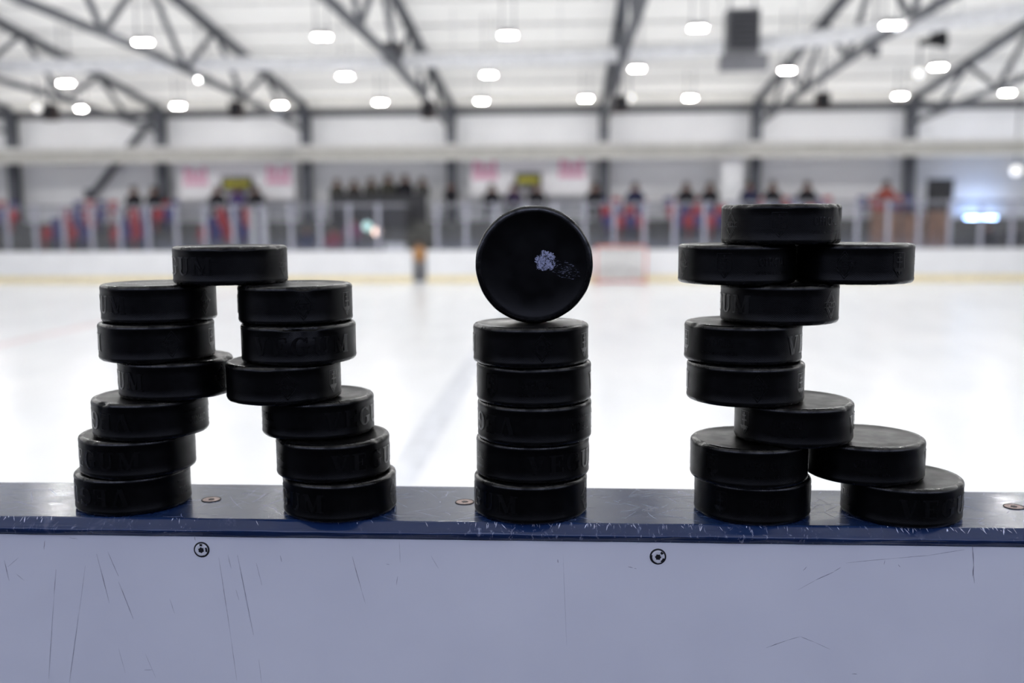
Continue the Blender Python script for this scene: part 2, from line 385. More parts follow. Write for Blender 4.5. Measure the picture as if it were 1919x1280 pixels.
def speaker(px, py, Y, label):
    p = at(px, py, Y); e = empty('loudspeaker', p)
    bm = nb(); box(bm, -.22, .22, -.16, .16, -.26, .26, .03); obj('cabinet', bm, M['brown'], e)
    obj('grille', box(nb(), -.18, .18, -.175, -.161, -.21, .21), M['black'], e)
    obj('hanger', bar(nb(), (0, 0, .26), (0, 0, max(.4, roof_z(p.y)-p.z-.02)), .05, .05), M['truss'], e)
    tag(e, label, 'loudspeaker')
for px, py, lb in ((95, 211, 'dark loudspeaker hanging near the left edge of the roof'), (443, 206, 'dark loudspeaker hanging between the two left roof trusses'), (803, 207, 'dark loudspeaker hanging left of the central column'),
                   (1164, 196, 'dark loudspeaker hanging right of the centre-right column'), (1541, 190, 'dark loudspeaker hanging above the plus-shaped puck group'), (735, 98, 'dark loudspeaker high up near the centre truss')):
    speaker(px, py, 31.5 if py > 150 else 26.5, lb)
# ventilation unit and other fittings on the right
p = at(1390, 60, 25.0); e = empty('fan_heater', p)
obj('casing', box(nb(), -.40, .40, -.30, .30, -.52, .52, .02), M['grey'], e)
for k in range(7): obj('louvre', box(nb(), -.36, .36, -.345, -.301, -.44+k*.13, -.36+k*.13), M['dark'], e)
for s in (-1, 1): obj('hanger', bar(nb(), (.3*s, 0, .52), (.3*s, 0, roof_z(25)-p.z), .04, .04), M['grey'], e)
tag(e, 'dark grey louvred fan heater hanging under the roof', 'heater')
p = at(1390, 120, 29.0); e = empty('air_duct', p)
obj('duct_body', box(nb(), -.65, .65, -.3, .3, -.2, .2, .03), M['purlin'], e); obj('duct_flange', box(nb(), -.70, .70, -.34, -.301, -.25, .25), M['purlin_dark'], e)
obj('hanger', bar(nb(), (0, 0, .2), (0, 0, roof_z(29)-p.z), .04, .04), M['grey'], e)
tag(e, 'faint grey air duct box below the fan heater', 'duct')
p = at(1747, 76, 23.6); e = empty('horn_speaker', p)
obj('horn', lathe(nb(), [(0, -.30), (.07, -.30), (.09, -.1), (.17, .15), (.24, .28), (.20, .27), (0, .1)], 18, Matrix.Rotation(math.pi/2*.9, 4, 'Y')), M['black'], e, True)
obj('bracket', bar(nb(), (0, 0, .05), (0, 0, roof_z(23.6)-p.z-.12), .05, .05), M['dark'], e)
tag(e, 'black horn loudspeaker hanging below the curved white rail', 'loudspeaker')
p = at(1638, 96, 24.9); e = empty('junction_box', p)
obj('case', box(nb(), -.12, .12, -.1, .1, -.12, .12, .02), M['grey'], e); obj('conduit', bar(nb(), (0, 0, .12), (0, 0, roof_z(24.9)-p.z-.06), .04, .04), M['grey'], e)
tag(e, 'small grey junction box below the curved white rail', 'junction box')

# ------------------------------------------------------------------ far boards, glass, stand
BY = 32.0; BT = at(960, 468.5, BY).z; XG0, XG1 = at(773, 490, BY).x, at(799, 490, BY).x
for nm, x0, x1, lb in (('l', XL+.2, XG0, 'long white far rink board left of the gate opening'), ('r', XG1, XR-.2, 'long white far rink board right of the gate opening')):
    e = empty('rink_board', ((x0+x1)/2, BY, ICE)); hw = (x1-x0)/2
    obj('board_panel', box(nb(), -hw, hw, 0, .10, .001, BT-ICE-.03), M['rinkwhite'], e)
    obj('kick_strip', box(nb(), -hw, hw, -.015, 0, .001, .22), M['kick'], e)
    obj('cap_rail', box(nb(), -hw, hw, -.03, .14, BT-ICE-.03, BT-ICE, .008), M['rinkwhite'], e)
    tag(e, lb, 'rink board')
e = empty('rink_gate', ((XG0+XG1)/2, BY+.75, ICE)); obj('gate_panel', box(nb(), -.55, .55, 0, .06, .001, .95), M['grey'], e); obj('gate_rail', box(nb(), -.55, .55, -.03, .09, .95, 1.0), M['post'], e)
tag(e, 'grey gate panel behind the gap in the white boards', 'gate')
GT = at(960, 380, BY+.05).z
xs = []; px_step = .985; x = at(277, 430, BY).x - 6*px_step
while x < at(1960, 430, BY).x: xs.append(x); x += px_step
pane_bm = box(nb(), -px_step/2+.06, px_step/2-.06, .044, .056, .0, GT-BT); pane_me = bpy.data.meshes.new('glass_pane'); pane_bm.to_mesh(pane_me); pane_bm.free(); pane_me.materials.append(M['glass'])
post_bm = box(nb(), -.055, .055, .01, .09, 0, GT-BT+.02); post_me = bpy.data.meshes.new('glass_post'); post_bm.to_mesh(post_me); post_bm.free(); post_me.materials.append(M['post'])
cap_bm = box(nb(), -px_step/2+.06, px_step/2-.06, .03, .07, GT-BT-.10, GT-BT); cap_me = bpy.data.meshes.new('glass_top_rail'); cap_bm.to_mesh(cap_me); cap_bm.free(); cap_me.materials.append(M['purlin_dark'])
gk = 0
for x in xs:
    if XG0-.3 < x+px_step/2 < XG1+.3: continue
    e = empty('glass_screen', (x, BY, BT))
    a = link('glass_post', post_me, e); a.location.x = 0
    b = link('glass_pane', pane_me, e); b.location.x = px_step/2
    b = link('top_rail', cap_me, e); b.location.x = px_step/2
    tag(e, f'clear glass screen with pale post on the far boards, {nth(gk)} from the left', 'glass screen', 'glass screens along the far boards'); gk += 1

rows = []
for k in range(4):
    y0 = 33.1+1.15*k; zf = -.83+.33*k; rows.append((y0, zf))
    structure('floor_terrace', box(nb(), XL, XR, y0, y0+1.15 if k < 3 else YB-.06, ICE, zf), M['concrete'])
def seat_mesh(m):
    bm = nb(); box(bm, -.175, .175, .05, .42, .40, .45, .015); box(bm, -.175, .175, .40, .46, .42, .86, .02); box(bm, -.03, .03, .2, .3, .001, .40)
    me = bpy.data.meshes.new('stadium_seat'); bm.normal_update(); bm.to_mesh(me); bm.free(); me.materials.append(m); return me
SM = {'red': seat_mesh(M['seat_red']), 'blue': seat_mesh(M['seat_blue'])}
blocks = [  # row, first pixel, last pixel, word
    (3, -40, 28, 'left'), (2, -40, 24, 'left'), (3, 128, 215, 'left'), (2, 100, 190, 'left'), (1, 82, 170, 'left'), (0, 62, 160, 'left'),
    (3, 275, 330, 'left'), (2, 232, 320, 'left'), (1, 212, 275, 'left'), (0, 195, 275, 'left'),
    (2, 395, 470, 'banner'), (1, 378, 470, 'banner'), (0, 360, 460, 'banner'),
    (3, 1120, 1215, 'right'), (2, 1125, 1215, 'right'), (1, 1130, 1215, 'right'),
    (3, 1245, 1345, 'right'), (2, 1250, 1365, 'right'), (1, 1262, 1365, 'right'), (3, 1400, 1565, 'right'), (2, 1420, 1560, 'right'), (3, 1610, 1720, 'right'), (2, 1640, 1700, 'right')]
cnt = {}
for r, p0, p1, wd in sorted(blocks, key=lambda b_: b_[1]):
    y0, zf = rows[r]; x0, x1 = at(p0, 420, y0+.4).x, at(p1, 420, y0+.4).x
    n = max(2, int((x1-x0)/.385)); 
    for k in range(n):
        cl = ('red', 'blue')[(k+r) % 2]
        o = link('stadium_seat', SM[cl]); o.location = (x0+(k+.5)*(x1-x0)/n, y0+.42, zf+.0005)
        place = {'left': 'in the far stand behind the left puck figure', 'banner': 'in the far stand below the first banner', 'right': 'in the far stand behind the right puck figure'}[wd]
        q = cnt.get((r, wd), 0); cnt[(r, wd)] = q+1; rw = ('front', 'second', 'third', 'back')[r]; short = {'left': 'behind the left puck figure', 'banner': 'below the first banner', 'right': 'behind the right puck figure'}[wd]
        tag(o, f'{cl} stadium seat, {nth(q)} from left in the {rw} row {short}', 'seat', f'{cl} seats {place}')

# banners
def banner(px0, py0, px1, py1, Y, marks, label):
    a, b = at(px0, py0, Y), at(px1, py1, Y); cx, cz = (a.x+b.x)/2, (a.z+b.z)/2; hw, hh = (b.x-a.x)/2, (a.z-b.z)/2
    e = empty('wall_banner', (cx, Y, cz-hh))
    obj('cloth', box(nb(), -hw, hw, 0, .02, 0, 2*hh), M['banner'], e)
    for s in (-1, 1): obj('edge_pole', tube(nb(), [(-hw, -.01, hh+s*hh), (hw, -.01, hh+s*hh)], .03, 8), M['white'], e)
    for mx_, my_ in marks:
        c = at(mx_, my_, Y); bm = nb()
        for k in range(4):   # blurred pink block marks, two lines
            box(bm, -.44+k*.24, -.26+k*.24, -.012, -.002, .04, .40-.08*((k*7) % 3))
        for k in range(5): box(bm, -.46+k*.2, -.31+k*.2, -.012, -.002, -.28, -.04)
        o = obj('pink_mark', bm, M['pink'], e); o.location = (c.x-cx, 0, c.z-cz+hh)
    tag(e, label, 'banner')
banner(333, 303, 553, 372, 37.6, ((366, 334), (521, 331)), 'white banner with two pink marks on the left half of the far wall')
banner(880, 294, 1104, 364, 37.6, ((908, 322), (1070, 319)), 'white banner with two pink marks above the standing puck')
def sign(px, py, label, hw=.62):
    c = at(px, py, 37.35); e = empty('crowd_sign', (c.x, 37.35, c.z-1.2))
    obj('sign_board', box(nb(), -hw, hw, -.03, .03, .95, 1.5, .02), M['dark'], e); obj('yellow_band', box(nb(), -hw*.8, hw*.8, -.045, -.031, 1.1, 1.32), M['yellow'], e)
    obj('sign_pole', bar(nb(), (0, 0, rows[3][1]-(c.z-1.2)), (0, 0, .96), .05, .05), M['dark'], e)
    tag(e, label, 'sign')
sign(444, 345, 'dark sign with yellow-green band in front of the first banner'); sign(990, 338, 'dark sign with yellow-green band in front of the second banner', .5)

# white pillar board, dark barrier, timber panels
def board(name, px0, py0, px1, py1, Y, m, label, cat, zbase=None, extra=None):
    a, b = at(px0, py0, Y), at(px1, py1, Y); z0 = b.z if zbase is None else zbase
    e = empty(name, ((a.x+b.x)/2, Y, z0)); hw = (b.x-a.x)/2; H = a.z-z0
    obj('panel', box(nb(), -hw, hw, -.04, .04, 0, H, .01), M[m], e)
    obj('frame_rail', box(nb(), -hw-.02, hw+.02, -.06, .06, H, H+.05), M[extra or m], e)
    for s in (-1, 1): obj('foot', box(nb(), s*hw*.8-.04, s*hw*.8+.04, -.15, .15, .0, .04), M[extra or m], e)
    tag(e, label, cat)
W3 = rows[3][1]+.001
board('white_pillar', 1352, 292, 1390, 370, 37.2, 'white', 'tall white panel standing against the far wall behind the right puck figure', 'panel', W3)
board('crowd_barrier', 618, 366, 800, 380, 36.75, 'dark', 'low dark barrier in front of the standing crowd', 'barrier', W3)
board('timber_panel', 1632, 396, 1683, 462, 33.6, 'wood', 'brown timber panel behind the far glass, leftmost of three', 'panel', rows[0][1]+.001)
board('timber_panel', 1690, 402, 1728, 462, 33.6, 'wood', 'brown timber panel behind the far glass, middle of three', 'panel', rows[0][1]+.001)
board('timber_panel', 1738, 398, 1776, 462, 33.6, 'wood', 'brown timber panel behind the far glass, rightmost of three', 'panel', rows[0][1]+.001)
board('white_table_board', 722, 459, 760, 466, 33.0, 'white', 'small white board behind the glass left of the gate', 'panel', ICE+.001)
board('scoring_booth', 630, 388, 770, 400, 36.4, 'dark', 'dark booth panel behind the glass left of the gate', 'booth', rows[2][1]+.001, 'grey')
board('switch_cabinet', 1738, 338, 1784, 402, 37.2, 'dark', 'dark cabinet on the far wall left of the bright floodlight', 'cabinet', W3)
for px in (473, 494):
    a = at(px, 392, 32.6); e = empty('gate_post', (a.x, 32.6, ICE)); obj('post', box(nb(), -.09, .09, -.05, .05, .001, a.z-ICE), M['white'], e); obj('post_cap', box(nb(), -.11, .11, -.07, .07, a.z-ICE, a.z-ICE+.04), M['post'], e)
    tag(e, 'pale gate post behind the far glass below the first banner, ' + ('left one of the pair' if px == 473 else 'right one of the pair'), 'post')
# bright floodlight at the right, glowing balls standing in for warm and mint reflections in the glass
p = at(1835, 411, 37.9); e = empty('floodlight', p)
obj('lamp_lens', box(nb(), -.55, .55, -.22, -.08, -.07, .07), M['lens_cool'], e); obj('housing', box(nb(), -.40, .40, -.079, .08, -.06, .06, .01), M['grey'], e); obj('wall_arm', box(nb(), -.06, .06, .08, .44, -.05, .05), M['grey'], e)
tag(e, 'bright cool white floodlight low on the far wall at the right', 'floodlight')
globe(706, 434, 33.6, 'warm glowing ball standing in for a light reflection left of the gate', .14, 'reflection_warm', .5); globe(688, 424, 34.4, 'pale mint glowing ball standing in for a reflection beside the warm one', .16, 'reflection_mint', .5)

# ------------------------------------------------------------------ goal frame by the far boards
gx0, gx1 = at(1117, 500, 31.2).x, at(1209, 500, 31.2).x; gw = (gx1-gx0)/2; GH = 1.20
M['goal_red'] = plain('goal_red', (.72, .20, .16), .45); M['net'] = plain('goal_net', (.84, .83, .80), .8)
e = empty('hockey_goal', ((gx0+gx1)/2, 31.0, ICE+.003))
for s in (-1, 1): obj('goal_post', tube(nb(), [(s*gw, 0, 0), (s*gw, 0, GH)], .03, 10), M['goal_red'], e, True)
obj('crossbar', tube(nb(), [(-gw, 0, GH), (gw, 0, GH)], .03, 10), M['goal_red'], e, True)
obj('base_frame', tube(nb(), [(-gw, 0, .03), (-gw*.9, .6, .03), (-gw*.5, .85, .03), (gw*.5, .85, .03), (gw*.9, .6, .03), (gw, 0, .03)], .04, 10), M['goal_red'], e, True)
obj('top_pad', box(nb(), -gw*.95, gw*.95, .03, .5, GH-.06, GH), M['net'], e)
obj('skirt_pad', box(nb(), -gw*.9, gw*.9, .80, .84, .08, .40), M['net'], e)
bm = nb()
for k in range(25):
    x = -gw*.95+2*gw*.95*k/24; bar(bm, (x, .48, GH-.03), (x, .83, .06), .014, .014)
for k in range(17):
    t = k/16; bar(bm, (-gw*.95, .48+.35*t, GH-.03-t*(GH-.09)), (gw*.95, .48+.35*t, GH-.03-t*(GH-.09)), .014, .014)
tag(obj('net', bm, M['net'], e), kind='stuff')
tag(e, 'ice hockey goal with pale net standing against the far boards', 'goal')

# ------------------------------------------------------------------ spectators
def skin_mesh(name, pts, edges, root):
    me = bpy.data.meshes.new(name+'_skel'); me.from_pydata([p[:3] for p in pts], edges, []); me.update()
    o = bpy.data.objects.new(name+'_skel', me); C.objects.link(o)
    md = o.modifiers.new('skin', 'SKIN'); md.use_smooth_shade = True
    for i, p in enumerate(pts):
        r = p[3]; me.skin_vertices[0].data[i].radius = r if isinstance(r, tuple) else (r, r)
    me.skin_vertices[0].data[root].use_root = True
    s = o.modifiers.new('sub', 'SUBSURF'); s.levels = 1; s.render_levels = 1
    dg = bpy.context.evaluated_depsgraph_get(); dg.update()
    out = bpy.data.meshes.new_from_object(o.evaluated_get(dg)); out.name = name
    bpy.data.objects.remove(o); bpy.data.meshes.remove(me)
    return out
def person_mesh(pose):
    if pose == 'sit':
        hip = .50; P = [(0,0,hip,.20), (0,-.02,hip+.24,.21), (0,-.03,hip+.44,(.21,.16)), (0,-.04,hip+.60,.085), (0,-.06,hip+.72,(.10,.11)), (0,-.05,hip+.83,.085), (0,-.165,hip+.71,.02)]
        E_ = [(0,1),(1,2),(2,3),(3,4),(4,5),(4,6)]
        for s in (-1, 1):
            b = len(P); P += [(s*.21,-.03,hip+.46,.10), (s*.26,-.08,hip+.22,.075), (s*.16,-.24,hip+.10,.045), (s*.09,-.30,hip+.09,.04)]; E_ += [(2,b),(b,b+1),(b+1,b+2),(b+2,b+3)]
            b = len(P); P += [(s*.10,-.06,hip-.01,.095), (s*.13,-.42,hip+.01,.075), (s*.13,-.44,.10,.05), (s*.14,-.58,.05,.045)]; E_ += [(0,b),(b,b+1),(b+1,b+2),(b+2,b+3)]
        cut = (hip+.02, hip+.585)
    else:
        P = [(0,0,.95,.18), (0,0,1.15,.19), (0,0,1.36,(.20,.15)), (0,0,1.50,.08), (0,-.02,1.62,(.10,.11)), (0,-.01,1.72,.085), (0,-.12,1.61,.02)]
        E_ = [(0,1),(1,2),(2,3),(3,4),(4,5),(4,6)]
        for s in (-1, 1):
            b = len(P); P += [(s*.20,0,1.38,.10), (s*.24,.04,1.13,.07), (s*.22,-.08,.98,.048), (s*.15,-.14,.97,.04)]; E_ += [(2,b),(b,b+1),(b+1,b+2),(b+2,b+3)]
            b = len(P); P += [(s*.10,0,.86,.09), (s*.11,-.01,.48,.068), (s*.12,.02,.10,.048), (s*.13,-.12,.045,.044)]; E_ += [(0,b),(b,b+1),(b+1,b+2),(b+2,b+3)]
        cut = (.90, 1.485)
    me = skin_mesh('person_'+pose, P, E_, 0)
    zmin = min(v.co.z for v in me.vertices)
    for v in me.vertices: v.co.z -= zmin
    for k in range(3): me.materials.append(M['dark'])
    for f in me.polygons:
        f.use_smooth = True; z = f.center.z+zmin
        if z > cut[1]: f.material_index = 2
        elif z < cut[0] or (pose == 'sit' and f.center.y < -.33): f.material_index = 1
    hz = cut[1]+ (.145 if pose == 'sit' else .145) - zmin; hy = -.055 if pose == 'sit' else -.01
    return me, (0, hy+.012, hz+.02)
PM = {'sit': person_mesh('sit'), 'stand': person_mesh('stand')}
hair_bm = nb(); lathe(hair_bm, [(.118, -.02), (.124, .02), (.118, .06), (.088, .105), (.042, .132), (0, .140)], 14)
for v_ in hair_bm.verts:
    if v_.co.z < .03 and v_.co.y > 0: v_.co.z -= .07
    v_.co.y *= 1.15
hair_me = bpy.data.meshes.new('hair'); hair_bm.normal_update(); hair_bm.to_mesh(hair_me); hair_bm.free(); hair_me.materials.append(M['hair'])
for p_ in hair_me.polygons: p_.use_smooth = True
CL = {}
def cloth(c):
    if c not in CL: CL[c] = plain('clothing_%d' % len(CL), c, .8, .2)
    return CL[c]
def person(px, Y, zf, pose, top, label, scale=1., trousers=(.02, .02, .03), py=400, rz=0.):
    p = at(px, py, Y); me, hp = PM[pose]
    o = link('person', me); o.location = (p.x, Y, zf+.002); o.scale = (scale*1.1, scale, scale); o.rotation_euler.z = rz
    for i, m in enumerate((cloth(top), cloth(trousers), M['skin'])):
        o.material_slots[i].link = 'OBJECT'; o.material_slots[i].material = m
    h = link('hair', hair_me, o); h.location = hp
    tag(o, label, 'person'); return o
BLK = (.012, .012, .016); NAVY = (.02, .024, .06); DRAB = (.05, .05, .04)
R3y, R3z = rows[3]
for px, c, lb in ((252, BLK, 'seated person in black jacket left of the first banner, left one of two'), (290, BLK, 'seated person in black jacket left of the first banner, right one of two'),
                  (408, BLK, 'seated person in black under the left end of the first dark sign'), (446, (.05, .03, .12), 'seated person in dark purple under the first dark sign'), (480, BLK, 'seated person in black right of the first dark sign'),
                  (922, BLK, 'seated person in black left of the second dark sign'), (964, (.03, .02, .05), 'seated person in dark clothing just left of the second yellow band'), (1006, BLK, 'seated person in black under the second dark sign'),
                  (1115, BLK, 'seated person in black right beside the second banner'), (1190, NAVY, 'seated person in navy midway along the right red seats'), (1286, BLK, 'seated person in black left of the white pillar, left one of two'),
                  (1330, BLK, 'seated person in black left of the white pillar, right one of two'), (1404, NAVY, 'seated person in navy just right of the white pillar'), (1447, BLK, 'seated person in black behind the topmost puck, middle one'),
                  (1512, BLK, 'seated person in black behind the right edge of the topmost puck'), (1660, (.25, .06, .05), 'seated person in red top above the brown timber panels')):
    person(px, R3y+.42, R3z, 'sit', c, lb, 1.05, (.02, .02, .03), 370, random.uniform(-.25, .25))
for px, c, s, lb in ((632, DRAB, .95, 'standing person in drab clothing at the left end of the dark barrier'), (664, (.04, .035, .03), .92, 'standing person in drab clothing second from left behind the dark barrier'),
                     (696, DRAB, .97, 'standing person in drab clothing in the middle behind the dark barrier'), (728, (.045, .045, .035), 1.04, 'tall standing person in drab clothing behind the dark barrier'),
                     (760, BLK, 1.03, 'tall standing person in black at the right of the dark barrier'), (792, (.06, .06, .055), .97, 'standing person in grey at the right end of the dark barrier')):
    person(px, 37.3, R3z, 'stand', c, lb, s, (.02, .02, .02), 370, random.uniform(-.4, .4))
person(845, 36.9, R3z, 'stand', BLK, 'standing person in black in front of the central column', .85, BLK, 370)
person(786, 32.45, ICE, 'stand', (.50, .27, .12), 'young person in orange jacket standing in the gate opening', .80, (.34, .34, .36), 490)
for px, c, lb in ((575, NAVY, 'seated person in navy low behind the glass left of the gate'), (626, (.25, .03, .05), 'seated person in dark red low behind the glass'), (662, (.22, .09, .16), 'seated person in dull pink behind the glass below the mint glow'),
                  (1850, BLK, 'seated person in black below the bright floodlight'), (1896, BLK, 'seated person in black at the right edge below the floodlight')):
    person(px, 33.6, rows[0][1]-.42 if px != 662 else rows[0][1]-.1, 'sit', c, lb, .95, (.02, .02, .03), 440)

# ================================================================== THE NEAR BOARD
nbd = empty('dasher_board', (0, 0, -1.149)); tag(nbd, 'near rink board with scratched blue cap rail and white scuffed panel', 'rink board')
prof = [(.0475, -.030), (.0475, -.003), (.0470, -.0012), (.0455, 0), (.0445, 0), (-.0358, 0), (-.0366, 0), (-.0374, -.00012), (-.0381, -.00045), (-.0388, -.0010), (-.0395, -.0016), (-.0428, -.0043), (-.0434, -.0047), (-.0441, -.0053), (-.0448, -.0062), (-.0445, -.0070), (-.0436, -.0080), (-.0428, -.0100), (-.0400, -.0112), (-.0400, -.030)]
bm = nb(); X0, X1, NX = -2.2, 2.2, 440
rings = []
for i in range(NX+1):
    x = X0+(X1-X0)*i/NX; ring = []
    for j, (y, z) in enumerate(prof):
        # the front lip is dented a little all along
        d = .00035*math.sin(x*61+j)*math.sin(x*23.7) + (random.uniform(-.0003, .0003) if 6 <= j <= 17 else 0)
        ring.append(bm.verts.new((x, y+(d if 6 <= j <= 17 else 0), z+(d*.6 if 8 <= j <= 17 else 0))))
    rings.append(ring)
for A, B in zip(rings, rings[1:]):
    for j in range(len(prof)-1): bm.faces.new((A[j], A[j+1], B[j+1], B[j]))
bm.faces.new(rings[0]); bm.faces.new(rings[-1][::-1])
bmesh.ops.recalc_face_normals(bm, faces=bm.faces)
rail = obj('cap_rail', bm, M['rail'], nbd, True); rail.location.z = 1.149
rail['label'] = 'scratched blue plastic cap rail'
panel = obj('front_panel', box(nb(), X0, X1, -.0405, -.030, -1.149, -.0115), M['board'], nbd); panel.location.z = 1.149
panel['label'] = 'white scuffed plastic panel'
obj('back_panel', box(nb(), X0, X1, .030, .0405, -1.149, -.012), M['board'], nbd).location.z = 1.149
rs = random.Random(5)
M['scratch'] = plain('scratch_pale', (.55, .60, .74), .45, .5, 0, .35, 300); M['scratch_dark'] = plain('scratch_dark', (.012, .012, .02), .6, .3)
bm = nb(); bmd = nb()
def scratch(bm, x, y, ang, L, wd, bow=0.):
    d = Vector((math.cos(ang), math.sin(ang), 0)); n = Vector((-d.y, d.x, 0)); prev = None
    for k in range(6):
        t = k/5; q = Vector((x, y, .00003))+d*(L*t)+n*(bow*math.sin(math.pi*t)); w_ = wd*(.2+.8*math.sin(math.pi*min(.96, max(.04, t))))/2
        if not (-.0372 < q.y < .0455): prev = None; continue
        cur = (bm.verts.new(q+n*w_), bm.verts.new(q-n*w_))
        if prev: bm.faces.new((prev[1], cur[1], cur[0], prev[0]))
        prev = cur
for k in range(430):
    x = rs.uniform(-.46, .36); y = rs.uniform(-.037, .045); a = rs.choice((.35, .8, 2.3, 2.75, 1.1, .1))+rs.gauss(0, .25)
    scratch(bm, x, y, a, rs.choice((.004, .008, .012, .02, .035))*rs.uniform(.6, 1.3), rs.choice((.00013, .00018, .00028)), rs.gauss(0, .0006))
for cx, cy, n_, sp in ((.172, -.005, 26, .012), (-.215, .025, 22, .012), (.095, .022, 16, .010), (-.045, .02, 10, .01)):   # worn clusters
    for k in range(n_): scratch(bm if rs.random() < .6 else bmd, cx+rs.gauss(0, sp), cy+rs.gauss(0, sp), rs.uniform(0, math.pi), rs.uniform(.006, .02), rs.uniform(.0001, .00025), rs.gauss(0, .001))
for k in range(50): scratch(bmd, rs.uniform(-.45, .35), rs.uniform(-.036, .04), rs.uniform(-.3, .3)+rs.choice((0, 2.4)), rs.uniform(.004, .02), .00012, rs.gauss(0, .001))
for k in range(150):   # nicks across the rounded front edge
    x = rs.choice((rs.uniform(-.46, .36), rs.gauss(.02, .06), rs.gauss(.26, .03), rs.gauss(-.40, .03))); y0 = rs.uniform(-.0372, -.0390); L = rs.uniform(.0006, .0035); sk = rs.gauss(.3, .5)*L; w_ = rs.uniform(.00008, .00035)
    def P(t):
        yy = y0-L*t; zz = -.0010-(-.0388-yy)*.0033/.0040 if yy < -.0388 else -.0010*max(0, (-.0370-yy)/.0018)**1.6
        return Vector((x+sk*t, yy-.0002, zz+.0003))
    a_, b_, c_ = P(0), P(.5), P(1); u = Vector((w_, 0, 0))
    v0 = [bm.verts.new(p) for p in (a_-u*.4, a_+u*.4, b_+u, c_+u*.2, c_-u*.2, b_-u)]
    bm.faces.new(v0)
for b_, nm in ((bm, 'scratch'), (bmd, 'scratch_dark')):
    b_.normal_update()
    for f in b_.faces:
        if f.normal.z < 0: f.normal_flip()
    o = obj('scratches', b_, M[nm], rail); tag(o, kind='stuff')
def star(bm, r0, r1, z0, z1, n=6):
    top = [bm.verts.new((r*math.cos(a), r*math.sin(a), z1)) for k in range(2*n) for r, a in ((r0 if k % 2 else r1, math.pi*k/n),)]
    bot = [bm.verts.new((v_.co.x*.8, v_.co.y*.8, z0)) for v_ in top]
    bm.faces.new(top); bm.faces.new(bot[::-1])
    for k in range(2*n): bm.faces.new((top[k], bot[k], bot[(k+1) % (2*n)], top[(k+1) % (2*n)]))
    return bm
def rail_z(px, py):   # point of the rail's top at this pixel
    q = _r2*((px-959.5)/F_PX) - _u2*((py-640)/F_PX) + _fw
    return CAM + q*((0-CAM.z)/q.z)
for px, py in ((396, 936.5), (871, 941), (1900, 950)):
    p = rail_z(px, py)
    s = obj('countersunk_screw', lathe(nb(), [(.0, .0002), (.0050, .0003), (.0057, .0004), (.0060, .0001), (.0060, -.001)], 28), M['rust'], rail, True); s.location = p
    obj('screw_rim', tube(nb(), [(.0064*math.cos(2*math.pi*k/32), .0064*math.sin(2*math.pi*k/32), .0001) for k in range(32)], .0004, 6, True), M['black'], rail, True).location = p
    obj('star_socket', star(nb(), .0014, .0023, -.0005, .00055), M['black'], rail).location = p
for px, py, rot in ((378, 1030, .4), (1233, 1043, 1.1)):
    p = at(px, py, -.0405); R_ = Matrix.Rotation(math.pi/2, 4, 'X')
    s = obj('panel_screw', lathe(nb(), [(0, .0009), (.0024, .0010), (.0034, .0012), (.0042, .0009), (.0043, .0002)], 28, R_), M['head'], panel, True); s.location = p; s.rotation_euler.y = rot
    obj('screw_hole_rim', lathe(nb(), [(.0040, .0004), (.0051, .0005), (.0053, .0001), (.0053, -.001)], 28, R_), M['black'], panel, True).location = p
    bm = star(nb(), .0016, .0021, -.0005, .00125); bmesh.ops.transform(bm, matrix=R_, verts=bm.verts); s = obj('hex_socket', bm, M['black'], panel); s.location = p; s.rotation_euler.y = rot
    bm = nb()
    for a0, a1, r0, r1 in ((.1, .9, .0030, .0043), (1.7, 2.2, .0028, .0043), (3.9, 5.6, .0038, .0044)):   # chipped paint on the head
        vs1 = [bm.verts.new((r*math.cos(a0+(a1-a0)*k/6), r*math.sin(a0+(a1-a0)*k/6), .0014)) for k in range(7) for r in (r0, r1)]
        for k in range(6): bm.faces.new((vs1[2*k], vs1[2*k+1], vs1[2*k+3], vs1[2*k+2]))
    bmesh.ops.transform(bm, matrix=R_, verts=bm.verts); s = obj('paint_chip', bm, M['black'], panel); s.location = p; s.rotation_euler.y = rot
